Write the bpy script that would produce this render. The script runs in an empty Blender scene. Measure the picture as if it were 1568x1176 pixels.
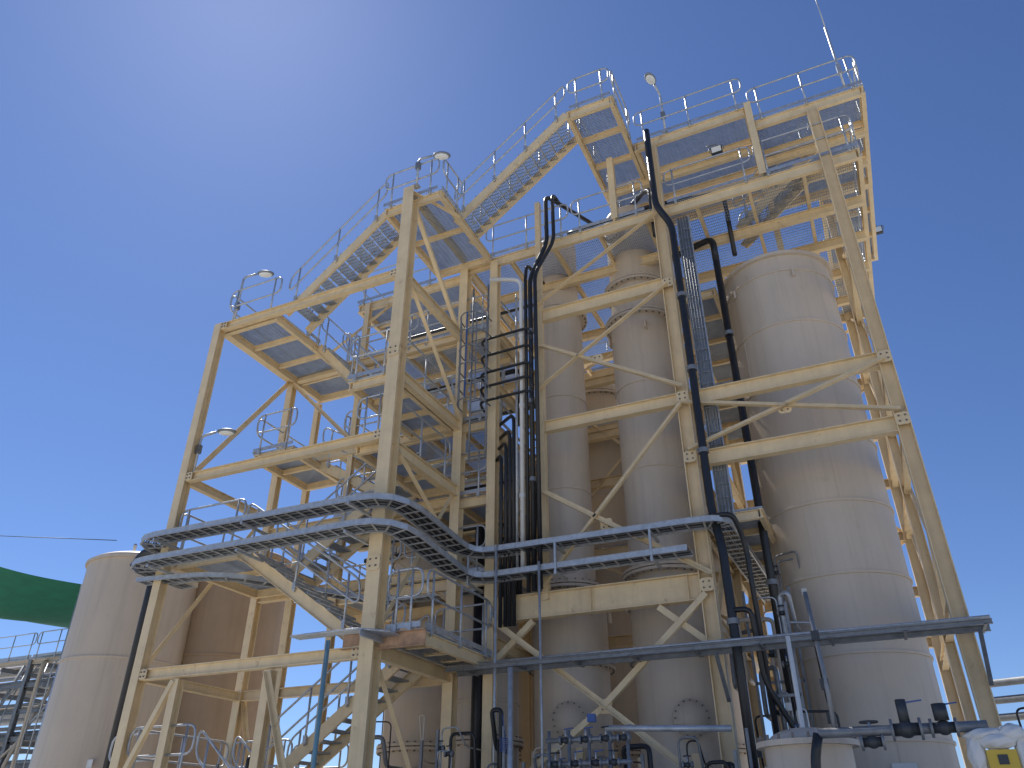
import bpy, math, random
from mathutils import Vector, Matrix
random.seed(7)
V=Vector
sc=bpy.context.scene
# ------------------------------------------------------------ materials
MATS={}
def mat(name,col,rough=.5,metal=0.,var=.12,scale=3.,bump=.0,streak=0.,rust=0.,trans=0.,spec=.5):
    m=bpy.data.materials.new(name); m.use_nodes=True
    nt=m.node_tree; N=nt.nodes; L=nt.links
    b=N['Principled BSDF']; b.inputs['Roughness'].default_value=rough; b.inputs['Metallic'].default_value=metal
    b.inputs['Specular IOR Level'].default_value=spec
    tc=N.new('ShaderNodeTexCoord')
    n=N.new('ShaderNodeTexNoise'); n.inputs['Scale'].default_value=scale; n.inputs['Detail'].default_value=4; n.inputs['Roughness'].default_value=.65
    L.new(tc.outputs['Object'],n.inputs['Vector'])
    r=N.new('ShaderNodeValToRGB')
    r.color_ramp.elements[0].position=.3; r.color_ramp.elements[1].position=.7
    r.color_ramp.elements[0].color=(*[c*(1-var) for c in col],1)
    r.color_ramp.elements[1].color=(*[min(1,c*(1+var)) for c in col],1)
    L.new(n.outputs['Fac'],r.inputs['Fac']); out=r.outputs['Color']
    def mul(out,vecscale,lo,hi,c,amt,rng=None):
        mp=N.new('ShaderNodeMapping'); mp.inputs['Scale'].default_value=vecscale
        L.new(tc.outputs['Object'],mp.inputs['Vector'])
        n2=N.new('ShaderNodeTexNoise'); n2.inputs['Scale'].default_value=1; n2.inputs['Detail'].default_value=4
        n2.inputs['Roughness'].default_value=.7
        L.new(mp.outputs[0],n2.inputs['Vector'])
        mr=N.new('ShaderNodeMapRange'); mr.inputs['From Min'].default_value=lo; mr.inputs['From Max'].default_value=hi
        mr.inputs['To Max'].default_value=amt
        L.new(n2.outputs['Fac'],mr.inputs['Value'])
        mx=N.new('ShaderNodeMixRGB'); mx.inputs['Color2'].default_value=(*c,1)
        L.new(mr.outputs[0],mx.inputs['Fac']); L.new(out,mx.inputs['Color1'])
        return mx.outputs['Color']
    if streak: out=mul(out,(5,5,.25),.48,.75,[c*.6 for c in col],streak)
    if rust: out=mul(out,(2.6,2.6,1.9),.63,.73,(.26,.14,.07),rust)
    L.new(out,b.inputs['Base Color'])
    if bump:
        bp=N.new('ShaderNodeBump'); bp.inputs['Strength'].default_value=bump; bp.inputs['Distance'].default_value=.02
        L.new(n.outputs['Fac'],bp.inputs['Height']); L.new(bp.outputs[0],b.inputs['Normal'])
    MATS[name]=m
    return m
mat('cream_paint',(.78,.61,.365),.42,0,.09,2.5,0,.3,.45)
mat('vessel_beige',(.635,.54,.43),.45,0,.05,.9,.04,.32,.12)
mat('tank_beige',(.60,.50,.385),.5,0,.06,.6,.04,.35,.12)
mat('tank_brown',(.40,.28,.17),.6,0,.1,.8,.04,.3,.15)
mat('galvanised',(.48,.50,.52),.42,.5,.18,9)
mat('grating_steel',(.40,.43,.46),.5,.35,.12,5)
mat('galv_dark',(.25,.26,.27),.5,.5,.2,7)
mat('black_pipe_plastic',(.018,.019,.022),.38,0,.2,6)
mat('white_plastic',(.75,.74,.70),.4,0,.06,4,0,.2)
mat('lamp_lens',(.85,.85,.8),.15,0,.03,4)
mat('bolt_steel',(.20,.18,.16),.5,.6,.2,10)
mat('shade_cloth_green',(.010,.17,.10),.8,0,.15,2)
mat('blue_plastic',(.04,.10,.30),.4,0,.1,5)
mat('blue_pipe',(.16,.30,.36),.4,0,.1,5)
mat('yellow_sign',(.70,.48,.06),.5,0,.05,5)
mat('dark_machine',(.06,.065,.07),.5,.3,.2,6)
mat('rusty_steel',(.44,.27,.16),.8,0,.3,6)
mat('concrete',(.55,.53,.48),.9,0,.12,1.2)
mat('gravel',(.56,.53,.46),.95,0,.2,4)
MN=list(MATS)
# ------------------------------------------------------------ mesh builder
class G:
    def __init__(s): s.v=[]; s.f=[]; s.m=[]; s.s=[]
    def add(s,vs,fs,m,smooth=False):
        o=len(s.v); s.v+= [tuple(p) for p in vs]
        k=MN.index(m)
        for f in fs:
            s.f.append([i+o for i in f]); s.m.append(k); s.s.append(smooth)
    def prism(s,p,q,prof,m,rot=0):
        p=V(p);q=V(q); w=(q-p).normalized()
        if abs(w.z)>.97: a=V((1,0,0)); b=w.cross(a).normalized(); a=b.cross(w)
        else: a=w.cross(V((0,0,1))).normalized(); b=a.cross(w).normalized()
        if rot: 
            c,sn=math.cos(rot),math.sin(rot); a,b=a*c+b*sn,b*c-a*sn
        n=len(prof)
        vs=[p+a*x+b*y for x,y in prof]+[q+a*x+b*y for x,y in prof]
        fs=[[i,(i+1)%n,n+(i+1)%n,n+i] for i in range(n)]+[list(range(n))[::-1],list(range(n,2*n))]
        s.add(vs,fs,m)
    def bar(s,p,q,w,h,m,rot=0): s.prism(p,q,[(-w/2,-h/2),(w/2,-h/2),(w/2,h/2),(-w/2,h/2)],m,rot)
    def ibeam(s,p,q,d,bf,m='cream_paint',rot=0,t=.02):
        h=d/2;b=bf/2;u=t/2
        s.prism(p,q,[(-b,-h),(b,-h),(b,-h+t),(u,-h+t),(u,h-t),(b,h-t),(b,h),(-b,h),(-b,h-t),(-u,h-t),(-u,-h+t),(-b,-h+t)],m,rot)
    def chan(s,p,q,d,bf,m='cream_paint',rot=0,t=.012,flip=1):
        h=d/2;b=bf*flip
        pr=[(0,-h),(b,-h),(b,-h+t),(t*flip,-h+t),(t*flip,h-t),(b,h-t),(b,h),(0,h)]
        s.prism(p,q,pr,m,rot)
    def angle(s,p,q,a=.09,m='cream_paint',rot=0,t=.012):
        s.prism(p,q,[(0,0),(a,0),(a,t),(t,t),(t,a),(0,a)],m,rot)
    def box(s,c,sx,sy,sz,m):
        c=V(c); s.bar(c-V((0,sy/2,0)),c+V((0,sy/2,0)),sx,sz,m)
    def tube(s,pts,r,m,n=8,closed=False,fil=0):
        pts=[V(p) for p in pts]
        if fil: pts=fillet(pts,fil,closed)
        k=len(pts); vs=[]; prev=None
        for i in range(k):
            if closed: d0=(pts[i]-pts[i-1]).normalized(); d1=(pts[(i+1)%k]-pts[i]).normalized()
            else:
                d0=(pts[i]-pts[i-1]).normalized() if i else (pts[1]-pts[0]).normalized()
                d1=(pts[i+1]-pts[i]).normalized() if i<k-1 else d0
            t=(d0+d1)
            t=t.normalized() if t.length>1e-4 else d1
            if prev is None:
                a=t.cross(V((0,0,1)))
                if a.length<.1: a=t.cross(V((1,0,0)))
                a.normalize()
            else:
                a=prev-t*prev.dot(t)
                if a.length<1e-3: a=t.cross(V((0,0,1)))
                a.normalize()
            prev=a; b=t.cross(a)
            for j in range(n):
                an=2*math.pi*j/n; vs.append(pts[i]+(a*math.cos(an)+b*math.sin(an))*r)
        fs=[]
        for i in range(k if closed else k-1):
            i2=(i+1)%k
            for j in range(n):
                j2=(j+1)%n; fs.append([i*n+j,i*n+j2,i2*n+j2,i2*n+j])
        if not closed: fs+= [list(range(n))[::-1],[ (k-1)*n+j for j in range(n)]]
        s.add(vs,fs,m,True)
    def rev(s,x,y,prof,m,n=56,axis=None):
        for (z0,r0),(z1,r1) in zip(prof,prof[1:]):
            vs=[];fs=[]
            for j in range(n):
                an=2*math.pi*j/n
                for z,r in ((z0,r0),(z1,r1)): vs.append((x+r*math.cos(an),y+r*math.sin(an),z))
            for j in range(n):
                k=(j+1)%n; fs.append([2*j,2*k,2*k+1,2*j+1])
            s.add(vs,fs,m,True)
        for (z,r),fl in ((prof[0],1),(prof[-1],0)):
            if r>.01:
                c=[(x+r*math.cos(2*math.pi*j/n),y+r*math.sin(2*math.pi*j/n),z) for j in range(n)]
                s.add(c,[list(range(n))[::-1] if fl else list(range(n))],m)
    def bolts(s,x,y,z,r,n=28,m='bolt_steel',h=.14,w=.035):
        for j in range(n):
            an=2*math.pi*(j+.5)/n
            c=V((x+r*math.cos(an),y+r*math.sin(an),z))
            s.bar(c-V((0,0,h/2)),c+V((0,0,h/2)),w,w,m)
    def disc(s,c,d,r,L,m,n=20):
        c=V(c);d=V(d).normalized(); s.tube([c,c+d*L],r,m,n)
    def manway(s,x,y,R,z,ang,r=.3,m='vessel_beige'):
        d=V((math.cos(ang),math.sin(ang),0)); c=V((x,y,z))+d*(R-.03)
        s.disc(c,d,r,.2,m,24); s.disc(c+d*.2,d,r+.08,.04,m,24); s.disc(c+d*.243,d,r+.08,.04,m,24)
        side=V((-d.y,d.x,0))
        for k in range(16):
            a=2*math.pi*k/16; p=c+d*.17+(side*math.cos(a)+V((0,0,math.sin(a))))*(r+.045)
            s.bar(p,p+d*.15,.025,.025,'bolt_steel')
    def ell(s,c,rx,ry,rz,m,M=None,n=16,k=10,wob=0):
        c=V(c); vs=[];fs=[]
        for i in range(k+1):
            th=math.pi*i/k
            for j in range(n):
                ph=2*math.pi*j/n
                w=1+wob*math.sin(5*ph+3*th)*math.sin(4*th+1.3)
                p=V((rx*w*math.sin(th)*math.cos(ph),ry*w*math.sin(th)*math.sin(ph),rz*w*math.cos(th)))
                if M: p=M@p
                vs.append(c+p)
        for i in range(k):
            for j in range(n):
                j2=(j+1)%n; fs.append([i*n+j,(i+1)*n+j,(i+1)*n+j2,i*n+j2])
        s.add(vs,fs,m,True)
    def obj(s,name,parent=None):
        me=bpy.data.meshes.new(name); me.from_pydata(s.v,[],s.f)
        used=sorted(set(s.m)); mp={k:i for i,k in enumerate(used)}
        for k in used: me.materials.append(MATS[MN[k]])
        me.polygons.foreach_set('material_index',[mp[k] for k in s.m])
        me.polygons.foreach_set('use_smooth',s.s)
        me.update()
        o=bpy.data.objects.new(name,me); sc.collection.objects.link(o)
        if parent: o.parent=parent
        return o
def fillet(pts,r,closed=False):
    k=len(pts); out=[]
    for i,p in enumerate(pts):
        if not closed and i in (0,k-1): out.append(p); continue
        a=pts[i-1]-p; b=pts[(i+1)%k]-p
        d=min(r,a.length*.45,b.length*.45); a=a.normalized(); b=b.normalized()
        if a.dot(b)<-.995: out.append(p); continue
        for t in (0,.25,.5,.75,1):
            q=(p+a*d)*(1-t)**2+p*2*t*(1-t)+(p+b*d)*t*t; out.append(q)
    return out
def empty(name):
    o=bpy.data.objects.new(name,None); sc.collection.objects.link(o); return o

# ------------------------------------------------------------ components
def rail(g,p,q,h=1.08,m='galvanised',toe=True,ins=.22):
    p=V(p);q=V(q); up=V((0,0,1)); L=(q-p).length; d=(q-p).normalized()
    g.tube([p+up*h*.52,p+up*h,q+up*h,q+up*h*.52],.024,m,7,closed=True,fil=.2)
    n=max(2,int(round((L-2*ins)/1.35))+1)
    for i in range(n):
        c=p+d*(ins+(L-2*ins)*i/(n-1)) if L>2*ins else p+d*L/2
        g.tube([c-up*.12,c+up*h],.024,m,7)
        g.box(c+up*.0,.07,.07,.16,m)
    if toe and abs(d.z)<.05:
        g.bar(p+up*.05,q+up*.05,.008,.1,m)
def grating(g,x0,x1,y0,y1,z,m='grating_steel',sp=.05):
    if (x1-x0)<(y1-y0):
        n=int((y1-y0)/sp)
        for i in range(n+1):
            y=y0+(y1-y0)*i/n; g.bar((x0,y,z),(x1,y,z),.008,.035,m)
        n=max(1,int((x1-x0)/.11))
        for i in range(n+1):
            x=x0+(x1-x0)*i/n; g.bar((x,y0,z+.013),(x,y1,z+.013),.01,.01,m)
    else:
        n=int((x1-x0)/sp)
        for i in range(n+1):
            x=x0+(x1-x0)*i/n; g.bar((x,y0,z),(x,y1,z),.008,.035,m)
        n=max(1,int((y1-y0)/.11))
        for i in range(n+1):
            y=y0+(y1-y0)*i/n; g.bar((x0,y,z+.013),(x1,y,z+.013),.01,.01,m)
def deck(gs,gg,x0,x1,y0,y1,z,d=.22,jo=1.0,edge=True):
    """z = walking level. gs steel, gg grating"""
    grating(gg,x0,x1,y0,y1,z-.02)
    zb=z-.04-d/2
    b=.1
    for (p,q) in (((x0+b/2,y0,zb),(x0+b/2,y1,zb)),((x1-b/2,y0,zb),(x1-b/2,y1,zb))): gs.ibeam(p,q,d,b)
    zb2=zb-.004
    for y in (y0+b/2,y1-b/2): gs.ibeam((x0+b,y,zb2),(x1-b,y,zb2),d-.01,b)
    if (x1-x0)>=(y1-y0):
        n=max(1,int((x1-x0)/jo))
        for i in range(1,n):
            x=x0+(x1-x0)*i/n; gs.ibeam((x,y0+b,zb+.03),(x,y1-b,zb+.03),d*.65,.08,t=.012)
    else:
        n=max(1,int((y1-y0)/jo))
        for i in range(1,n):
            y=y0+(y1-y0)*i/n; gs.ibeam((x0+b,y,zb+.03),(x1-b,y,zb+.03),d*.65,.08,t=.012)
def stair(gs,gt,gr,x0,z0,x1,z1,y,w=.9,rails=(1,1)):
    for k,sy in enumerate((-1,1)):
        yy=y+sy*(w/2+.01)
        gs.chan((x0,yy,z0-.08),(x1,yy,z1-.08),.25,.06,flip=sy)
        if rails[k]: 
            rail(gr,(x0,yy+sy*.04,z0+.05),(x1,yy+sy*.04,z1+.05),1.0,toe=False,ins=.35)
    n=max(3,int(round((z1-z0)/.19)))
    n=max(n,int(abs(z1-z0)/.19))
    for i in range(1,n):
        t=i/n; x=x0+(x1-x0)*t; z=z0+(z1-z0)*t
        dx=.27/2
        for k in range(7):
            xx=x-dx+.27*k/6
            gt.bar((xx,y-w/2,z),(xx,y+w/2,z),.008,.035,'grating_steel')
        sg=1 if (x1-x0)*(z1-z0)>0 else -1
        gt.bar((x-sg*(dx+.015),y-w/2,z),(x-sg*(dx+.015),y+w/2,z),.03,.045,'galvanised')
        for k in range(9):
            yy=y-w/2+w*k/8
            gt.bar((x-dx,yy,z+.005),(x+dx,yy,z+.005),.006,.024,'grating_steel')
def vessel(name,x,y,prof,flanges=(),bands=(),m='vessel_beige',n=56,extra=None):
    g=G(); g.rev(x,y,prof,m,n)
    for z,r in flanges:
        g.rev(x,y,[(z-.075,r-.14),(z-.075,r),(z-.012,r),(z-.012,r-.14)],m,n)
        g.rev(x,y,[(z+.012,r-.14),(z+.012,r),(z+.075,r),(z+.075,r-.14)],m,n)
        g.bolts(x,y,z,r-.05,int(r*34),h=.22)
    for z,r in bands:
        g.rev(x,y,[(z-.03,r-.02),(z-.03,r+.03),(z-.015,r+.036),(z+.015,r+.036),(z+.03,r+.03),(z+.03,r-.02)],m,n)
    if extra: extra(g)
    return g.obj(name)
def tray(name,pts,w=.3,h=.09,cables=3,fil=.6):
    g=G(); P=fillet([V(p) for p in pts],fil)
    L=[];R=[]
    for i,p in enumerate(P):
        d=((P[min(i+1,len(P)-1)]-P[max(i-1,0)])).normalized(); s=d.cross(V((0,0,1))).normalized()
        L.append(p+s*w/2);R.append(p-s*w/2)
    for S in (L,R):
        for a,b in zip(S,S[1:]):
            g.bar(a,b,.012,h,'galvanised'); g.bar(a+V((0,0,h/2)),b+V((0,0,h/2)),.035,.008,'galvanised'); g.bar(a-V((0,0,h/2)),b-V((0,0,h/2)),.035,.008,'galvanised')
    for (a,b,c,d) in zip(L,R,L[1:],R[1:]):
        n=max(1,int((c-a).length/.28))
        for k in range(n):
            t=k/n; g.bar(a.lerp(c,t)-V((0,0,h*.3)),b.lerp(d,t)-V((0,0,h*.3)),.04,.02,'galvanised')
    for c in range(cables):
        f=(c+.8)/(cables+.6); rr_=.013+.009*((c*7)%3)/2
        g.tube([a.lerp(b,f)-V((0,0,h*.2-rr_)) for a,b in zip(L,R)],rr_,'black_pipe_plastic' if c%3 else 'galv_dark',6)
    return g.obj(name)
def pole_lamp(base,h,dx,dy):
    g=G(); b=V(base); top=b+V((0,0,h))
    g.box(b+V((0,0,.03)),.16,.16,.04,'galvanised')
    g.tube([b,top,top+V((dx*.35,dy*.35,.12))],.032,'galvanised',8,fil=.12)
    c=top+V((dx*.35+dx*.25,dy*.35+dy*.25,.13))
    A=Matrix.Rotation(math.atan2(dy,dx),3,'Z')
    g.ell(c,.24,.14,.065,'galv_dark',A)
    g.ell(c-V((0,0,.03)),.19,.115,.065,'lamp_lens',A)
    g.box(b+V((0,0,.75)),.12,.1,.22,'galv_dark')
    return g.obj('area_light_pole')

# ============================================================ PLACE
T=15.0; ZM=15.65; ZU=17.6; ZT=18.2
g=G(); S=3000
g.add([(-S,-S,0),(S,-S,0),(S,S,0),(-S,S,0)],[[0,1,2,3]],'gravel'); g.obj('ground')
g=G(); g.box((-5,12,.075),30,26,.15,'concrete'); g.obj('concrete_pad')

# ---------- process tower
tw=empty('process_tower_building')
gc=G(); gb=G(); gx=G(); gd=G(); gr=G(); gs=G(); gt=G()
XD,XE,XF,XG=-7.4,-6.1,-2.73,1.35
YB=22.0
for x,y,z,s in ((XD,T,15.4,.22),(XF,T,17.9,.28),(XG,T,17.3,.26),(XD,YB,15.3,.22),(XF,YB,15.3,.25),(XG,YB,17.3,.25),
              (XD,18.6,15.3,.2),(XF,18.8,15.3,.2),(-8.33,19,15.3,.2),(-11.6,19,15.3,.2),(-11.6,T+.05,15.3,.16),(XG,18.6,17.3,.2)):
    gc.ibeam((x,y,0.15),(x,y,z),s,s,rot=math.pi/2 if x>-3 else 0)
    gc.box((x,y,.17),s+.2,s+.2,.04,'cream_paint')
gc.bar((XE,T,5.9),(XE,T,17.1),.14,.14,'cream_paint')
for x,y,z in ((-.1,T,18.25),(-3.9,T,17.9),(-.1,18.4,18.1),(-3.9,18.4,17.9)):
    gc.ibeam((x,y,ZM),(x,y,z-.02),.17,.17)
def fb(x0,x1,z,d=.26,bf=.18,y=T): gb.ibeam((x0,y,z),(x1,y,z),d,bf)
fb(XE+.08,XF-.14,13.15,.34); fb(XE+.08,XF-.14,9.95,.28)
fb(XF+.15,XG-.13,9.9,.33); fb(XF+.15,XG-.13,8.45,.33)
fb(XD+.11,XF-.14,5.8,.52,.22)
for x in (-7.0,-5.1,-3.1): gb.box((x,T-.07,5.8),.012,.1,.47,'cream_paint')
for y in (18.7,YB):
    for z in (13.15,11.4,9.95,8.45,7.0,5.75): 
        fb(XD+.11,XF-.14,z,.26,y=y); fb(XF+.15,XG-.13,z,.24,y=y) if y==YB else None
for x in (XD,XF):
    for z in (13.15,11.5,9.95,8.4,7.4,5.2): gb.ibeam((x,T+.13,z-.02),(x,YB-.13,z-.02),.24,.14)
for z in (13.15,9.9,8.45,5.2): gb.ibeam((XG,T+.13,z-.02),(XG,YB-.13,z-.02),.22,.14)
def br(p,q,a=.1): gx.angle(p,q,a)
yb=T-.16
def gus(x,z,y=yb+.02,s=.34,g=None):
    g=g or gx
    g.prism((x,y-.006,z),(x,y+.006,z),[(-s/2,-s/3),(-s/3,-s/2),(s/3,-s/2),(s/2,-s/3),(s/2,s/3),(s/3,s/2),(-s/3,s/2),(-s/2,s/3)],'cream_paint')
    for a in (-1,1):
        for b in (-1,1): g.box((x+a*s*.22,y-.015,z+b*s*.22),.03,.02,.03,'bolt_steel')
for p,q in (((XE,yb,12.15),(XF,yb,10.15)),((XE,yb,10.9),(XF,yb,13.0)),((XE,yb,8.25),(XF+.1,yb,5.95)),((XE,yb,6.1),(XF,yb,9.75)),
            ((XE,yb,13.4),(XF,yb,15.3)),((XF,yb,8.6),(XG,yb,9.8)),((XF,yb+.03,9.75),(XG,yb+.03,8.65)),
            ((XD,yb,5.6),(-4.9,yb,3.7)),((XF,yb,5.6),(-4.9,yb-.03,3.7)),((-4.9,yb,3.7),(XD,yb,2.0)),((-4.9,yb,3.7),(XF,yb,2.0))): br(p,q,.11)
for x,z in ((XF,9.95),(XF,13.1),(XF,8.5),(-4.9,3.75),(XF,5.8),(-4.65,7.3),(-4.6,11.4),(XG,9.9),(XG,8.5),(-.7,9.2)): gus(x,z,s=.26)
for x in (XG,XF):
    for z0,z1 in ((8.5,5.2),(5.2,8.5),(9.9,13.1),(13.1,9.9),(13.2,15.2),(15.2,13.2)):
        br((x+.02,T+.2,z0),(x+.02,18.6,z1),.09); br((x+.02,18.8,z0),(x+.02,YB-.2,z1),.09)
for z0,z1 in ((5.8,8.4),(8.4,5.8),(8.4,13.1),(13.1,8.4),(13.1,15.1)):
    br((XF,YB+.16,z0),(XG,YB+.16,z1)); br((XD,YB+.16,z0),(XF,YB+.16,z1)); br((XD,18.7,z0),(XF,18.7,z1),.08)
for sx,x in ((1,XD),(-1,XF)):
    gx.bar((x+sx*.05,T-.02,4.7),(x+sx*1.0,T-.02,5.5),.1,.12,'cream_paint')
deck(gb,gd,-8.33,2.1,T,YB,ZM,.3,1.3)
for y in (16.4,17.8,19.2,20.6): gb.ibeam((-8.2,y,ZM-.45),(2.0,y,ZM-.45),.26,.14)
deck(gb,gd,-.1,2.6,T,18.4,ZU,.28,1.0)
deck(gb,gd,1.2,2.6,18.45,YB,ZU,.24)
deck(gb,gd,-3.2,-.12,T,18.4,ZT,.28,1.0)
deck(gb,gd,-4.5,-3.22,13.2,18.4,ZT,.28,1.0)
for y in (16.2,17.3): gb.ibeam((-.05,y,ZU-.42),(2.5,y,ZU-.42),.22,.12); gb.ibeam((-4.4,y,ZT-.42),(-.2,y,ZT-.42),.22,.12)
deck(gb,gd,-12.0,-8.4,T+.05,19.2,15.4,.24)
for z in (13.3,10.6,8.6,6.7):
    deck(gb,gd,-12.0,-7.5,T+.05,19.2,z,.24,.9)
    for y in (16.2,17.5): gb.ibeam((-11.9,y,z-.38),(-7.5,y,z-.38),.22,.12)
deck(gb,gd,XD+.15,XF-.2,18.75,YB,11.8,.22)
deck(gb,gd,XD+.15,XF-.2,18.75,YB,8.2,.22)
deck(gb,gd,XF-.1,-1.5,T+.15,YB,7.3,.2)
deck(gb,gd,XF-.1,-1.8,T+2.5,YB,11.6,.2)
deck(gb,gd,XF-.1,-1.8,T+1.2,YB,13.6,.2)
yr=T-.03; Z=ZM+.02
rail(gr,(-7.7,yr,Z),(-5.2,yr,Z)); rail(gr,(-5.1,yr,Z),(-3.1,yr,Z)); rail(gr,(-2.5,yr,Z),(-.3,yr,Z)); rail(gr,(-.2,yr,Z),(2.1,yr,Z))
rail(gr,(2.1,T,Z),(2.1,18,Z)); rail(gr,(2.1,18.1,Z),(2.1,YB,Z)); rail(gr,(-3,YB,Z),(2.1,YB,Z)); rail(gr,(-8.2,YB,Z),(-3.1,YB,Z))
rail(gr,(-3.1,yr,ZT+.02),(-.15,yr,ZT+.02)); rail(gr,(-.05,yr,ZU+.02),(2.6,yr,ZU+.02)); rail(gr,(2.6,T,ZU+.02),(2.6,YB,ZU+.02))
rail(gr,(-4.4,18.4,ZT+.02),(-.2,18.4,ZT+.02)); rail(gr,(-.1,18.4,ZU+.02),(1.1,18.4,ZU+.02)); rail(gr,(1.2,YB,ZU+.02),(2.6,YB,ZU+.02)); rail(gr,(-.12,16.2,ZT+.02),(-.12,18.3,ZT+.02))
rail(gr,(-4.4,13.17,ZT+.02),(-3.26,13.17,ZT+.02)); rail(gr,(-3.22,13.25,ZT+.02),(-3.22,14.9,ZT+.02)); rail(gr,(-4.5,14.15,ZT+.02),(-4.5,18.3,ZT+.02))
for z in (13.32,10.62,8.62,6.72):
    rail(gr,(-11.9,T,z),(-9.8,T,z)); rail(gr,(-9.7,T,z),(-7.55,T,z)); rail(gr,(-7.45,T+.1,z),(-7.45,19,z))
    rail(gr,(-12.0,T+.1,z),(-12.0,19,z)); rail(gr,(-12,19.2,z),(-7.5,19.2,z))
rail(gr,(-12.0,T+.1,15.42),(-12.0,19,15.42)); rail(gr,(-12,T,15.42),(-9.3,T,15.42))
stair(gs,gt,gr,-1.0,ZM,1.3,ZU,17.0,.8)
gc.obj('columns',tw); gb.obj('beams',tw); gx.obj('bracing',tw); gd.obj('grating_decks',tw); gr.obj('handrails',tw); gs.obj('stair_stringers',tw); gt.obj('stair_treads',tw)

# ---------- stair tower
st=empty('access_stair_tower')
gc=G(); gb=G(); gx=G(); gd=G(); gr=G(); gs=G(); gt=G()
XA,XB,YF=-14.0,-8.33,12.0
gc.ibeam((XA,YF,.1),(XA,YF,13.3),.22,.22); gc.ibeam((XA,T,.1),(XA,T,13.25),.2,.2)
gc.ibeam((XB,YF,.1),(XB,YF,15.85),.3,.3); gc.ibeam((XB,T,.1),(XB,T,15.6),.24,.24)
gc.ibeam((-12.87,YF,.1),(-12.87,YF,4.35),.18,.18); gc.ibeam((-10.55,YF,.1),(-10.55,YF,4.35),.18,.18)
gc.ibeam((-13.95,16.2,.1),(-13.95,16.2,13.05),.16,.16)
for x in (-12.87,-10.55): gc.ibeam((x,T,.1),(x,T,6.6),.18,.18)
gb.ibeam((XB,YF+.16,15.75),(XB,T-.1,15.75),.22,.13)
for z,y in ((13.2,YF),(8.9,YF),(4.5,YF),(13.2,T),(10.45,T),(8.5,T),(6.8,T),(4.5,T)):
    gb.ibeam((XA+.12,y,z),(XB-.16,y,z),.22,.15)
for z in (13.2,8.9,4.5): gb.ibeam((XA,YF+.12,z-.01),(XA,T-.1,z-.01),.2,.14)
for z in (13.1,10.45,8.7,4.55): gb.ibeam((XB,YF+.16,z-.01),(XB,T-.12,z-.01),.26,.15)
for x,s in ((XA+.2,.2),(XB-.24,.22)):
    for z in (13.2,8.9,4.5): gus(x,z,YF-.09,s,gb)
for z in (6.1,10.9): gus(XB,z,YF-.17,.3,gb)
for p,q in (((XA,YF+.15,9.0),(XA,T-.1,13.1)),((XA,T-.1,9.0),(XA,YF+.1,4.6)),((XA,T+.1,13.2),(-10.4,T+.12,15.3)),
            ((XA,T-.13,13.1),(-11.6,T-.13,10.7)),((XB,YF+.1,8.7),(XB,T-.1,7.2)),((XB,T-.1,8.7),(XB,YF+.1,4.7)),((XB,YF+.1,13.1),(XB,T-.1,10.6)),
            ((XB,T-.1,13.1),(XB,YF+.1,15.6)),((-10.55,YF-.12,4.3),(-8.9,YF-.12,.3)),((-12.87,YF-.12,4.3),(-14,YF-.12,2.0)),((XB,YF+.1,4.4),(XB,T-.1,1.0)),
            ((XB,YF-.1,15.7),(XB+.9,YF+.9,15.3)),((XA,T+.14,8.5),(-11.6,T+.14,6.8)),((-11.6,T+.14,8.5),(XB,T+.14,6.0)),((XA,T+.14,4.4),(-12.9,T+.14,1))):
    gx.angle(p,q,.1)
deck(gb,gd,XA+.1,-12.2,YF+.1,16.2,13.3,.22)
deck(gb,gd,-9.2,-7.5,YF+.1,T-.05,ZM,.22)
deck(gb,gd,-9.7,-8.48,YF+.15,T-.1,10.6,.22,.7)
deck(gb,gd,-9.3,-8.48,YF+.15,T-.1,8.9,.2,.7)
deck(gb,gd,XA+.1,-12.6,13.9,16.1,10.35,.2)
deck(gb,gd,XA+.1,-12,YF+.1,T-.15,7.0,.2)
deck(gb,gd,-8.8,-7.3,YF+.1,T-.15,4.85,.22,.6)
deck(gb,gd,XA+.1,-12.2,YF+.1,T-.15,2.4,.2)
gb.chan((-8.9,YF-.06,4.7),(-8.5,YF-.06,4.7),.28,.07,'rusty_steel'); gb.chan((-8.15,YF+.02,4.66),(-7.2,YF+.02,4.66),.28,.07,'rusty_steel')
y1,y2=12.65,14.3
stair(gs,gt,gr,-12.0,13.3,-9.2,ZM,y1)
stair(gs,gt,gr,-7.75,ZM,-4.5,ZT,13.68)
stair(gs,gt,gr,-9.7,10.6,-12.2,13.3,y2)
stair(gs,gt,gr,-12.6,10.35,-9.6,8.65,15.5)
stair(gs,gt,gr,-12.0,7.0,-9.3,8.9,y2)
stair(gs,gt,gr,-8.8,4.85,-12.0,7.0,y1)
stair(gs,gt,gr,-12.2,2.4,-8.8,4.85,y2)
stair(gs,gt,gr,-9.4,.15,-12.2,2.4,y1)
def rr(*a,**k): rail(gr,*a,**k)
for z,xe,ya,yc in ((13.32,-12.2,YF+.1,16.2),(10.37,-12.6,13.9,16.1),(7.02,-12,YF+.1,T-.15),(2.42,-12.2,YF+.1,T-.15)):
    rr((XA+.05,ya,z),(XA+.05,yc,z)); rr((XA+.1,ya-.05,z),(xe,ya-.05,z)); rr((XA+.1,yc+.08,z),(xe,yc+.08,z))
rr((-12.15,13.2,13.32),(-12.15,13.8,13.32),ins=.1); rr((-12.15,14.9,13.32),(-12.15,16.2,13.32))
rr((-9.2,YF+.05,Z),(-7.6,YF+.05,Z)); rr((-7.5,YF+.1,Z),(-7.5,13.1,Z)); rr((-9.25,T-.05,Z),(-9.25,13.2,Z))
for z,x0,x1 in ((10.62,-9.7,-8.5),(8.92,-9.3,-8.5)):
    rr((x1,YF+.15,z),(x1,T-.15,z)); rr((x0,YF+.1,z),(x1,YF+.1,z))
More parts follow.
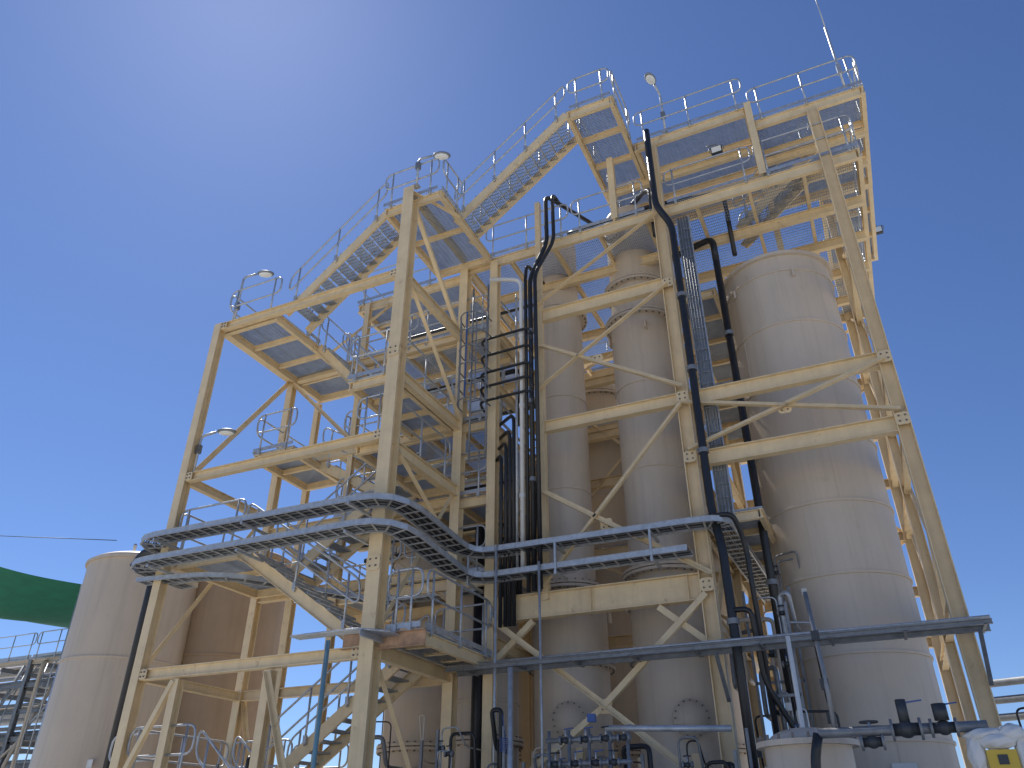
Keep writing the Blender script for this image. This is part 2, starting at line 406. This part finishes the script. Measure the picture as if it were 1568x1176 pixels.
rr((-7.3,YF+.15,4.87),(-7.3,T-.2,4.87)); rr((-8.1,YF+.06,4.87),(-7.35,YF+.06,4.87)); rr((-8.7,T-.12,4.87),(-7.3,T-.12,4.87))
for x0,x1,y in ((-13.6,-12.3,11.2),(-12.2,-10.9,11.2),(-10.8,-9.6,11.2),(-13.5,-11.9,14.9)): rr((x0,y,.2),(x1,y,.2),toe=False)
for x0,x1,y in ((-15.5,-13.9,13.0),(-13.2,-11.6,16.2)): rr((x0,y,2.45),(x1,y,2.45),toe=False)
gc.obj('columns',st); gb.obj('beams',st); gx.obj('bracing',st); gd.obj('grating_landings',st); gr.obj('handrails',st); gs.obj('stringers',st); gt.obj('treads',st)

# ---------- vessels
def dome(r,z,h,up=True,n=7,r1=0.001):
    pts=[]
    for i in range(n+1):
        a=math.pi/2*i/n; pts.append((z+(h*math.sin(a) if up else -h*math.sin(a)),max(r1,r*math.cos(a))))
    return pts
BX,BY,BR=-.42,17.5,1.31
def ex_big(g):
    g.tube([(BX-.8,BY-1.6,0.2),(BX-.8,BY-1.6,3.2),(BX-.8,BY-1.2,3.2)],.1,'vessel_beige',12,fil=.3)
    g.manway(BX,BY,BR,1.6,-2.0,.32); g.box((BX+.4,BY-BR-.03,2.6),.4,.02,.25,'white_plastic')
    for a in (-2.4,-1.2): 
        d=V((math.cos(a),math.sin(a),0)); p=V((BX,BY,13.45))+d*(BR+.02); g.bar(p-V((0,0,.1)),p+V((0,0,.12)),.05,.16,'vessel_beige')
    for i,z in enumerate((1.6,3.1,4.6,6.1,7.6,9.1,10.6,12.1)):
        a=-1.3-.55*((i*3)%4); p=V((BX+BR*math.cos(a),BY+BR*math.sin(a),z)); g.bar(p,p+V((0,0,1.45)),.02,.012,'vessel_beige')
vessel('absorber_tank',BX,BY,[(0.15,BR),(13.95,BR),(14.05,BR),(14.05,BR+.09),(14.14,BR+.09),(14.14,BR)]+dome(BR,14.14,.35),(),
       [(z,BR) for z in (3.1,4.6,6.1,7.6,9.1,10.6,12.1,13.6)],extra=ex_big,n=96)
def lugs(g,x,y,r,z,n=4,off=.4):
    for k in range(n):
        a=off+2*math.pi*k/n; d=V((math.cos(a),math.sin(a),0)); p=V((x,y,z))+d*(r+.06)
        g.bar(p-V((0,0,.12)),p+V((0,0,.12)),.04,.2,'vessel_beige',rot=0)
def ex_a(g):
    x,y=-4.0,17.0
    g.manway(x,y,.86,3.6,-1.15,.28); g.manway(x,y,.74,16.2,-1.9,.2); lugs(g,x,y,.86,6.0,6); lugs(g,x,y,.79,13.0,4)
    for a in range(4):
        an=.5+a*math.pi/2; g.ibeam((x+.86*math.cos(an),y+.86*math.sin(an),.15),(x+.86*math.cos(an),y+.86*math.sin(an),3.0),.16,.16)
    g.tube([(x,y,.95),(x,y,.6),(x+.8,y-.9,.6)],.1,'black_pipe_plastic',10,fil=.2)
vessel('scrubber_vessel',-4.0,17.0,[(.9,.2),(1.6,.25),(2.5,.86),(6.2,.86),(6.45,.84),(6.6,.8),(13.5,.79),(13.5,.76),(14.6,.72),(15.0,.72),(17.2,.74)]+dome(.74,17.2,.3),
       ((4.9,.99),(6.68,.97),(13.5,.93),(14.62,.9)),((9.1,.79),(11.4,.79)),extra=ex_a)
def ex_b(g):
    x,y=-6.35,17.0
    g.manway(x,y,.86,3.7,-1.3,.28); lugs(g,x,y,.86,6.0,6)
    for a in range(4):
        an=.5+a*math.pi/2; g.ibeam((x+.84*math.cos(an),y+.84*math.sin(an),.15),(x+.84*math.cos(an),y+.84*math.sin(an),3.2),.14,.14)
vessel('scrubber_vessel',-6.35,17.0,[(2.4,.1),(2.6,.5),(3.2,.84),(6.1,.86),(6.4,.84),(6.55,.66),(14.4,.65),(14.4,.6),(15.3,.6),(17,.6)]+dome(.6,17,.25),
       ((4.9,.99),(6.6,.85),(14.4,.82)),((9.0,.65),(11.6,.65)),extra=ex_b)
for x,y,r,z in ((-6.4,20.3,.95,13.5),(-10.3,17.4,1.0,8.1),(-8.9,20.5,1.0,11.5),(-4.2,20.6,.9,12.6),(-8.3,16.6,.75,7.0),(-11.3,20.8,1.0,9.5)):
    vessel('process_vessel',x,y,[(.15,r),(z,r)]+dome(r,z,.4),((z-.2,r+.12),(3.4,r+.12)),[(z*.6,r)],extra=lambda g:g.manway(x,y,r,2.6,-1.2,.28))
def ex_t(g):
    g.box((-20.6+1.1,17-1.26,3.3),.35,.02,.2,'white_plastic')
    g.manway(-20.6,17,1.66,1.9,-.95,.45,'tank_beige')
    g.tube([(-21.4,17,9.2),(-21.4,17,9.7),(-20.9,16.6,9.7)],.05,'galvanised',8,fil=.1)
vessel('storage_tank',-20.6,17.0,[(0.1,1.67),(8.85,1.67),(8.85,1.74),(8.93,1.74),(8.93,1.67)]+dome(1.67,8.93,.35),(),[(z,1.67) for z in (3,6)],'tank_beige',72,extra=ex_t)
vessel('storage_tank',-19.2,19.6,[(0.1,1.75),(9.6,1.75),(9.6,1.82),(9.68,1.82),(9.68,1.75)]+dome(1.75,9.68,.35),(),[(z,1.75) for z in (3.2,6.4)],'tank_brown',72)
vessel('small_dosing_tank',-1.15,12.0,[(.15,.56),(2.65,.56),(2.65,.66),(2.72,.66),(2.72,.5)]+dome(.5,2.72,.18),(),((1.5,.56),),extra=lambda g:g.bolts(-1.15,12,2.72,.62,20))

# ---------- cable trays
tray('cable_tray',[(-14.3,13.2,7.25),(-14.3,11.45,7.25),(-7.75,11.45,7.2),(-7.75,14.55,6.95),(-2.9,14.55,6.92),(-2.3,14.6,6.92),(-2.2,21,6.92)],.45,.11,8,.7)
tray('cable_tray',[(-14.4,13.2,6.72),(-14.4,11.45,6.72),(-7.75,11.45,6.7),(-7.75,14.55,6.4),(-2.9,14.5,6.38)],.45,.11,8,.7)
tray('cable_tray',[(-14.5,11.9,6.5),(-12.2,12.0,6.4),(-10.4,15.3,6.4),(-7.8,15.3,6.4)],.3,.09,5,.9)
g=G()
for x in (-7.6,-5.6,-3.6):
    g.bar((x,14.25,6.25),(x,14.95,6.25),.05,.05,'galvanised'); g.bar((x,14.3,6.8),(x,14.95,6.8),.05,.05,'galvanised'); g.bar((x,14.28,6.2),(x,14.28,6.86),.04,.04,'galvanised')
for x in (-13.6,-11.2,-8.6):
    g.bar((x,11.2,6.55),(x,12.0,6.55),.05,.05,'galvanised'); g.bar((x,11.2,7.12),(x,12.0,7.12),.05,.05,'galvanised')
g.obj('tray_brackets')
g=G()
for s in (-.15,.15): g.bar((-2.2+s,15.15,6.9),(-2.2+s,15.15,15.2),.02,.09,'galvanised')
z=7
while z<15: g.bar((-2.35,15.15,z),(-2.05,15.15,z),.03,.02,'galvanised'); z+=.3
for k in range(4): g.tube([(-2.3+.065*k,15.13,6.9),(-2.3+.065*k,15.13,15.2)],.016,'galv_dark',6)
g.bar((-2.2,15.19,6.9),(-2.2,15.19,15.2),.29,.006,'galvanised')
g.obj('vertical_cable_ladder')
g=G()
for dy,z in ((0,4.6),(-.12,4.6),(-.24,4.62)):
    g.tube([(-8.0,14.55+dy,z),(1.7,14.55+dy,z)],.025,'galvanised',8)
g.chan((-8.0,14.7,4.52),(1.7,14.7,4.52),.10,.06,'galv_dark'); g.chan((-8.0,14.2,4.52),(1.7,14.2,4.52),.08,.05,'galv_dark')
for x in [-7.6+i*1.15 for i in range(9)]: g.bar((x,14.15,4.5),(x,14.85,4.5),.05,.05,'galv_dark')
for x in (1.5,-2.6): g.bar((x,14.2,4.4),(x,14.85,3.7),.06,.06,'galv_dark')
g.obj('conduit_rack')
g=G()
for k in range(4): g.tube([(-9.6,11.3+.08*k,4.75),(-8.0+.08*k,11.3+.08*k,4.75),(-8.0+.08*k,14.5,4.7)],.022,'galvanised',7,fil=.3)
g.chan((-8.1,11.3,4.68),(-8.1,14.6,4.68),.12,.05,'galvanised')
g.obj('conduit_run')

# ---------- pipes
def pipe(name,pts,r,m='black_pipe_plastic',fil=.25,clamps=()):
    g=G(); g.tube(pts,r,m,14,fil=fil)
    for c in clamps:
        g.rev(c[0],c[1],[(c[2]-.05,r*1.0),(c[2]-.05,r*1.35),(c[2]+.05,r*1.35),(c[2]+.05,r)],'galv_dark' if m.startswith('bl') else m,14)
    return g.obj(name)
pipe('black_process_pipe',[(-2.72,14.55,18.0),(-2.72,14.55,15.3),(-2.42,14.72,14.7),(-2.42,14.72,7.2),(-2.3,14.62,6.4),(-2.3,14.62,4.7),(-2.3,14.62,.3)],.085,clamps=[(-2.42,14.72,z) for z in (8.5,10.5,12.5)]+[(-2.3,14.62,5)])
pipe('black_process_pipe',[(-1.65,16.0,14.4),(-1.65,16.0,.3)],.085,clamps=[(-1.65,16.0,z) for z in (6,9,12)])
pipe('black_process_pipe',[(-2.9,16.4,15.0),(-1.65,16.0,15.0),(-1.65,16.0,14.2)],.085)
pipe('black_process_pipe',[(-4.9,16.4,17),(-5.7,14.6,16.9),(-5.7,14.6,15.2),(-6.2,14.6,14.2),(-6.2,14.6,6.0)],.06,clamps=[(-6.2,14.6,z) for z in (8.5,10.5,12.5)])
pipe('black_process_pipe',[(-5.5,15.2,17),(-5.5,14.6,16.9),(-5.5,14.6,15.2),(-6.02,14.5,14.2),(-6.02,14.5,13.6),(-6.02,14.5,6.0)],.05)
pipe('black_process_pipe',[(-6.3,15.8,14.9),(-6.3,14.62,14.7),(-6.34,14.62,14.2),(-6.34,14.62,6.0)],.045)
pipe('white_process_pipe',[(-7.4,14.7,14.6),(-6.5,14.7,14.3),(-6.5,14.7,6.4)],.055,'white_plastic',clamps=[(-6.5,14.7,z) for z in (8.2,10.5,12.5)])
pipe('galvanised_conduit',[(-6.66,14.75,13.9),(-6.66,14.75,6.4)],.03,'galvanised')
for i,(x,z) in enumerate(((-6.76,10.4),(-6.86,10.0),(-6.96,9.7),(-7.08,9.4))): pipe('black_process_pipe',[(-7.6,15.4,z),(x,14.8,z),(x,14.8,5.4)],.043)
for z in (12.6,12.1,11.6,11.2,10.8): pipe('black_process_pipe',[(-7.8,15.6,z),(-7.6,14.6,z),(-6.2,14.55,z),(-6.15,14.55,z-.4)],.035,fil=.2)
pipe('black_process_pipe',[(-2.4,14.5,7.0),(-2.0,14.5,7.0),(-1.9,14.9,6.5),(-1.9,15.2,.5)],.05)
pipe('black_process_pipe',[(-2.3,14.6,5.2),(-1.95,14.6,5.2),(-1.95,14.9,4.0),(-1.5,15.2,3.0),(-1.5,15.2,.4)],.05)
pipe('black_process_pipe',[(-18.6,14.9,8.2),(-18.3,14.9,8.6),(-17.7,14.9,8.5),(-17.7,14.9,.2)],.13)
pipe('black_process_pipe',[(-8.0,15.6,8.0),(-8.0,15.6,.3)],.12)
pipe('black_process_pipe',[(-7.7,15.8,7.4),(-7.7,15.8,.3)],.07)
# header pipes hung beneath the main deck and over it
pipe('black_process_pipe',[(-4.0,17,17.5),(-4.0,17,17.75),(-3.3,16,17.3),(-2.95,15.3,16.6),(-2.95,15.3,15.0)],.08)
pipe('black_process_pipe',[(-5.6,16.0,16.6),(-3.1,16.0,16.7),(-1.2,16.3,16.7),(-1.2,16.3,14.5)],.06)
for i,(y,z,x1) in enumerate(((16.0,12.7,-7.6),(16.3,12.6,-7.2),(17.2,9.8,-7.2),(16.9,9.9,-6.9),(15.6,8.0,-7.3),(16.4,7.9,-7.3),(15.9,10.0,-7.1),(18.2,12.5,-7.0),(16.6,14.9,-6.8),(17.6,14.8,-7.2))):
    pipe('black_process_pipe' if i%3 else 'galvanised_conduit',[(-11.8,y,z),(x1,y,z),(x1,y-.2,z-1.8)],.07 if i%2 else .05,'black_pipe_plastic' if i%3 else 'galvanised')
pipe('blue_water_pipe',[(-8.75,11.3,4.6),(-8.75,11.3,.2)],.04,'blue_pipe')
pipe('galvanised_conduit',[(-6.2,13.4,4.3),(-6.2,13.4,.2)],.05,'galvanised')
pipe('white_process_pipe',[(-1.24,12.9,4.3),(-1.28,12.9,.2)],.035,'white_plastic',.05)
for y,z in ((24,5.0),(24,4.6),(24,4.2)): pipe('steel_pipeline',[(2.2,y,z),(12,y-3.5,z)],.09,'galv_dark')
pipe('galvanised_conduit',[(-6.95,14.3,7.0),(-6.95,14.3,.2)],.03,'galvanised')
pipe('galvanised_conduit',[(-5.95,14.25,6.5),(-5.95,14.25,.2)],.025,'galvanised')
g=G()
g.tube([(-1.75,13.9,1.9),(-1.75,13.9,2.3),(-1.3,14.5,2.5)],.16,'black_pipe_plastic',14,fil=.3); g.obj('black_elbow_duct')

# ---------- caged ladder
g=G(); lx,ly=-7.65,14.65
for s in (-.22,.22): g.tube([(lx+s,ly,9.3),(lx+s,ly,14.4)],.025,'galv_dark',6)
z=9.4
while z<13.3: g.tube([(lx-.22,ly,z),(lx+.22,ly,z)],.014,'galv_dark',6); z+=.3
for z in (10.6,11.1,11.6,12.1,12.6,13.1):
    g.tube([(lx+.38*math.cos(a),ly-.1-.62*abs(math.sin(a))**.8,z) for a in [math.pi*k/10 for k in range(11)]],.018,'galv_dark',6)
for k in (1,3,5,7,9):
    a=math.pi*k/10; g.bar((lx+.38*math.cos(a),ly-.1-.62*math.sin(a)**.8,10.6),(lx+.38*math.cos(a),ly-.1-.62*math.sin(a)**.8,13.1),.04,.008,'blue_plastic' if k==5 else 'galv_dark')
g.obj('caged_ladder')

# ---------- lamps & antenna
pole_lamp((-13.9,12.3,13.35),1.75,.9,.4)
pole_lamp((-8.2,12.0,15.9),1.0,.9,.4)
pole_lamp((-13.9,12.1,8.95),1.1,.9,.4)
pole_lamp((-2.3,15.1,ZT+.05),1.6,-.2,-.9)
for p in ((2.75,21.4,18.0),(-1.1,15.5,17.45)):
    g=G(); p=V(p)
    g.tube([p+V((-.25,0,.25)),p+V((0,0,.25)),p+V((0,0,.1))],.02,'galv_dark',6); g.box(p,.3,.12,.24,'dark_machine'); g.box(p-V((0,.065,0)),.25,.012,.19,'lamp_lens')
    g.tube([p+V((-.19,0,0)),p+V((-.19,0,.14)),p+V((.19,0,.14)),p+V((.19,0,0))],.015,'galv_dark',6); g.obj('floodlight')
g=G(); g.tube([(2.2,14.95,17.7),(2.2,14.95,20)],.03,'galvanised',8); g.tube([(2.2,14.95,20),(2.2,14.95,22.5)],.018,'galvanised',6); g.box((2.2,14.95,18.3),.1,.12,.3,'galvanised'); g.obj('whip_antenna')

# ---------- bottom equipment
def valve(g,c,s=.12,wheel=True):
    c=V(c)
    g.tube([c-V((s*1.3,0,0)),c+V((s*1.3,0,0))],s*.55,'dark_machine',12)
    for k in (-1.2,1.2): g.tube([c+V((s*k-.015,0,0)),c+V((s*k+.015,0,0))],s*.95,'galv_dark',14)
    g.ell(c,s*.8,s*.75,s*.75,'dark_machine'); g.tube([c,c+V((0,0,s*2.2))],s*.2,'galvanised',8)
    if wheel:
        g.tube([c+V((s*1.0*math.cos(a),s*1.0*math.sin(a),s*2.2)) for a in [2*math.pi*k/14 for k in range(14)]],s*.12,'dark_machine',6,closed=True)
        g.bar(c+V((-s,0,s*2.2)),c+V((s,0,s*2.2)),.02,.02,'dark_machine')
    else:
        g.bar(c+V((-s*.3,0,s*2.2)),c+V((s*1.8,0,s*2.4)),.03,.015,'blue_plastic')
g=G()
for z in (3.0,2.65,2.3):
    g.tube([(-5.35,13,z),(-3.9,13,z)],.04,'galv_dark',10)
    for x in (-5.1,-4.75,-4.4,-4.1): valve(g,(x+.1*math.sin(z*9),13,z),.075,(int(x*10+z*10)%2)==0)
for x in (-5.3,-4.95,-4.6,-4.25,-3.95): g.tube([(x,13,3.15),(x,13,.2)],.03,'galv_dark',8)
g.tube([(-4.3,13,3.15),(-2.3,13,3.05)],.05,'galvanised',10)
g.box((-4.5,12.9,3.3),.12,.12,.12,'blue_plastic')
g.obj('valve_manifold')
g=G()
g.tube([(-.9,11,2.72),(.95,11,2.72)],.06,'galv_dark',12); g.tube([(-.9,11,2.72),(-1.0,11,2.4),(-1.0,11,.2)],.06,'black_pipe_plastic',12,fil=.15)
valve(g,(.1,11,2.72),.13,False); valve(g,(.5,11,2.72),.11,False); valve(g,(-.3,11,2.6),.1)
g.tube([(.1,11,2.8),(.1,11,3.05)],.06,'dark_machine',12); g.tube([(.5,11,2.8),(.5,11,2.98)],.08,'dark_machine',12)
g.tube([(-.75,11.2,4.5),(-.7,11.1,3.4),(-.7,11,2.7)],.03,'galv_dark',8)
for z in (2.9,3.3,3.9): g.box((-.72,11.12,z),.1,.1,.12,'dark_machine')
g.obj('control_valve_assembly')
g=G()
for c,r in (((.9,11,2.62),(.22,.14,.08)),((1.16,10.95,2.62),(.14,.12,.1)),((1.22,10.95,2.38),(.08,.09,.22)),((.76,10.97,2.42),(.09,.09,.2)),((1.0,10.93,2.55),(.2,.1,.08))): g.ell(c,*r,'white_plastic',n=28,k=20,wob=.14)
g.box((1.0,10.92,2.36),.3,.06,.2,'yellow_sign')
g.box((1.0,10.885,2.36),.1,.01,.1,'dark_machine')
g.tube([(.95,11,2.4),(.95,11,.15)],.08,'galvanised',10); g.tube([(1.22,11,2.4),(1.22,11,.15)],.03,'galvanised',8)
g.obj('wrapped_instrument')
for x,y,z in ((-7.0,13.2,2.1),(-6.15,13.2,2.1),(-1.2,10.9,2.0)):
    g=G(); g.box((x,y,z),.22,.14,.36,'white_plastic'); g.box((x,y-.075,z),.18,.012,.3,'galvanised'); g.tube([(x,y,z-.18),(x,y,.15)],.025,'galvanised',8); g.obj('electrical_box')
g=G()
g.tube([(-6.3+.09*math.cos(t*.6),13.4+.09*math.sin(t*.6),2.9+.003*t) for t in range(80)],.007,'blue_plastic',5)
g.tube([(-6.3,13.4,3.1),(-6.3,13.3,3.5)],.007,'blue_plastic',5); g.obj('coiled_air_hose')
rnd=random.Random(21)
def skid(x0,x1,y,ztop,n):
    g=G()
    for x in (x0,x1): g.bar((x,y,.15),(x,y,ztop),.05,.05,'galv_dark')
    for z in (ztop*.7,): g.bar((x0,y,z),(x1,y,z),.05,.05,'galv_dark')
    for k in range(n):
        x=rnd.uniform(x0,x1); z=rnd.uniform(ztop*.6,ztop*1.15); r=rnd.choice((.015,.02,.03,.045)); m=rnd.choice(('galvanised','galv_dark','black_pipe_plastic','black_pipe_plastic','galv_dark','vessel_beige'))
        x2=x+rnd.uniform(-.7,.7); z2=z-rnd.uniform(.3,1.1)
        g.tube([(x,y+.1,.2),(x,y+.1,z),(x2,y+rnd.uniform(-.2,.5),z),(x2,y+.3,z2),(x2,y+.9,z2)],r,m,9,fil=.12)
        if k%2==0: valve(g,(x+.0,y+.05,z-.35),.06,k%4==0)
        if k%3==0: g.box((x2,y,z2+.2),.11,.09,.13,rnd.choice(('dark_machine','white_plastic','galvanised')))
    g.obj('process_pipe_skid')
skid(-8.0,-6.6,14.0,3.4,10); skid(-3.9,-2.4,13.6,2.8,8); skid(-2.3,-.9,14.4,3.2,8); skid(-12.6,-11.0,13.2,2.9,9); skid(-10.4,-8.7,14.6,3.3,10); skid(-6.3,-5.2,14.2,2.8,6)
skid(-17.0,-14.8,13.5,2.6,8); skid(1.7,3.0,17.5,3.2,7); skid(-2.3,-1.4,16.4,6.0,8)
skid(-11.5,-9.9,17.0,10.3,5); skid(-5.8,-4.4,15.6,2.6,7); skid(-1.9,-1.4,15.2,5.4,6)

# ---------- background yard, left
g=G()
def sail(c,nx=14):
    vs=[];fs=[]
    for i in range(nx+1):
        for j in range(nx+1):
            u=i/nx;v=j/nx
            p=(V(c[0])*(1-u)+V(c[1])*u)*(1-v)+(V(c[3])*(1-u)+V(c[2])*u)*v
            p.z-=1.2*(math.sin(math.pi*u)*.5+math.sin(math.pi*v)*.5)*(.6+.4*math.sin(math.pi*u)*math.sin(math.pi*v))
            vs.append(p)
    for i in range(nx):
        for j in range(nx):
            a=i*(nx+1)+j; fs.append([a,a+1,a+nx+2,a+nx+1])
    g.add(vs,fs,'shade_cloth_green',True)
C=[(-27.5,20,10.1),(-31,14.5,11.4),(-40,19,11.8),(-35,25.5,10.3)]
sail(C)
for c in C: g.tube([(c[0],c[1],0),c],.09,'galvanised',10)
g.obj('green_shade_sail')
g=G()
for x in (-38,-35,-32,-29):
    for y in (24,28):
        g.ibeam((x,y,0),(x,y,8.6),.2,.2,'galv_dark')
    for z in (3.0,5.2,7.4,8.5): g.ibeam((x,24,z),(x,28,z),.2,.14,'galv_dark')
for z in (3.1,4.2,5.3,6.4,7.5,8.5):
    for k in range(6): g.tube([(-44,24.3+k*.6,z+.2),(-26,24.3+k*.6,z+.2)],.06+.04*((k+int(z))%3),rnd.choice(('galvanised','galv_dark','tank_beige')),8)
    for y in (24,28): g.ibeam((-44,y,z),(-26,y,z),.18,.12,'galv_dark' if z<8 else 'tank_beige')
for k in range(30):
    x=random.uniform(-41,-27); g.tube([(x,23.7,random.uniform(0,3)),(x,23.7,random.uniform(4,8.6)),(x+random.uniform(-2.5,2.5),24.6,8.6)],random.choice((.03,.05,.08)),random.choice(('galvanised','galv_dark','tank_beige')),8,fil=.3)
for x in range(-43,-26,3): g.bar((x,23.9,3.1),(x+3,23.9,5.3),.08,.08,'tank_beige')
for z in (8.7,): rail(g,(-42,23.9,z),(-35,23.9,z)); rail(g,(-34.9,23.9,z),(-27,23.9,z))
g.obj('pipe_rack')
g=G(); g.tube([(-50,22,18),(-35,20,13.2),(-25,19,11.2)],.015,'black_pipe_plastic',5); g.obj('overhead_wire')

# ------------------------------------------------------------ camera
th=math.radians(30.6); ps=math.radians(24.7)
F=V((-math.sin(ps)*math.cos(th),math.cos(ps)*math.cos(th),math.sin(th)))
R=V((math.cos(ps),math.sin(ps),0)); U=R.cross(F)
cam=bpy.data.cameras.new('camera'); co=bpy.data.objects.new('camera',cam); sc.collection.objects.link(co)
M=Matrix((R,U,-F)).transposed().to_4x4(); M.translation=V((0,0,1.6)); co.matrix_world=M
cam.sensor_width=36; cam.lens=36*1178/1568; cam.clip_end=8000; cam.clip_start=.05
sc.camera=co
# ------------------------------------------------------------ light
SD=V((-.556,.389,.974)).normalized()
el=math.asin(SD.z); az=math.atan2(SD.x,SD.y)
l=bpy.data.lights.new('sun','SUN'); l.energy=5; l.angle=math.radians(.53); l.color=(1,.96,.89)
lo=bpy.data.objects.new('sun',l); sc.collection.objects.link(lo); lo.rotation_euler=SD.to_track_quat('Z','Y').to_euler()
w=bpy.data.worlds.new('World'); sc.world=w; w.use_nodes=True
nt=w.node_tree; bg=nt.nodes['Background']; sk=nt.nodes.new('ShaderNodeTexSky'); sk.sky_type='NISHITA'; sk.sun_disc=False
sk.sun_elevation=el; sk.sun_rotation=az%(2*math.pi); sk.air_density=1.0; sk.dust_density=.4; sk.ozone_density=3.5; sk.altitude=900
mx=nt.nodes.new('ShaderNodeMixRGB'); mx.blend_type='MULTIPLY'; mx.inputs['Fac'].default_value=1; mx.inputs['Color2'].default_value=(.80,.93,1.2,1)
nt.links.new(sk.outputs[0],mx.inputs['Color1']); nt.links.new(mx.outputs[0],bg.inputs[0]); bg.inputs[1].default_value=.1
sc.view_settings.view_transform='Standard'; sc.view_settings.look='None'; sc.view_settings.exposure=0
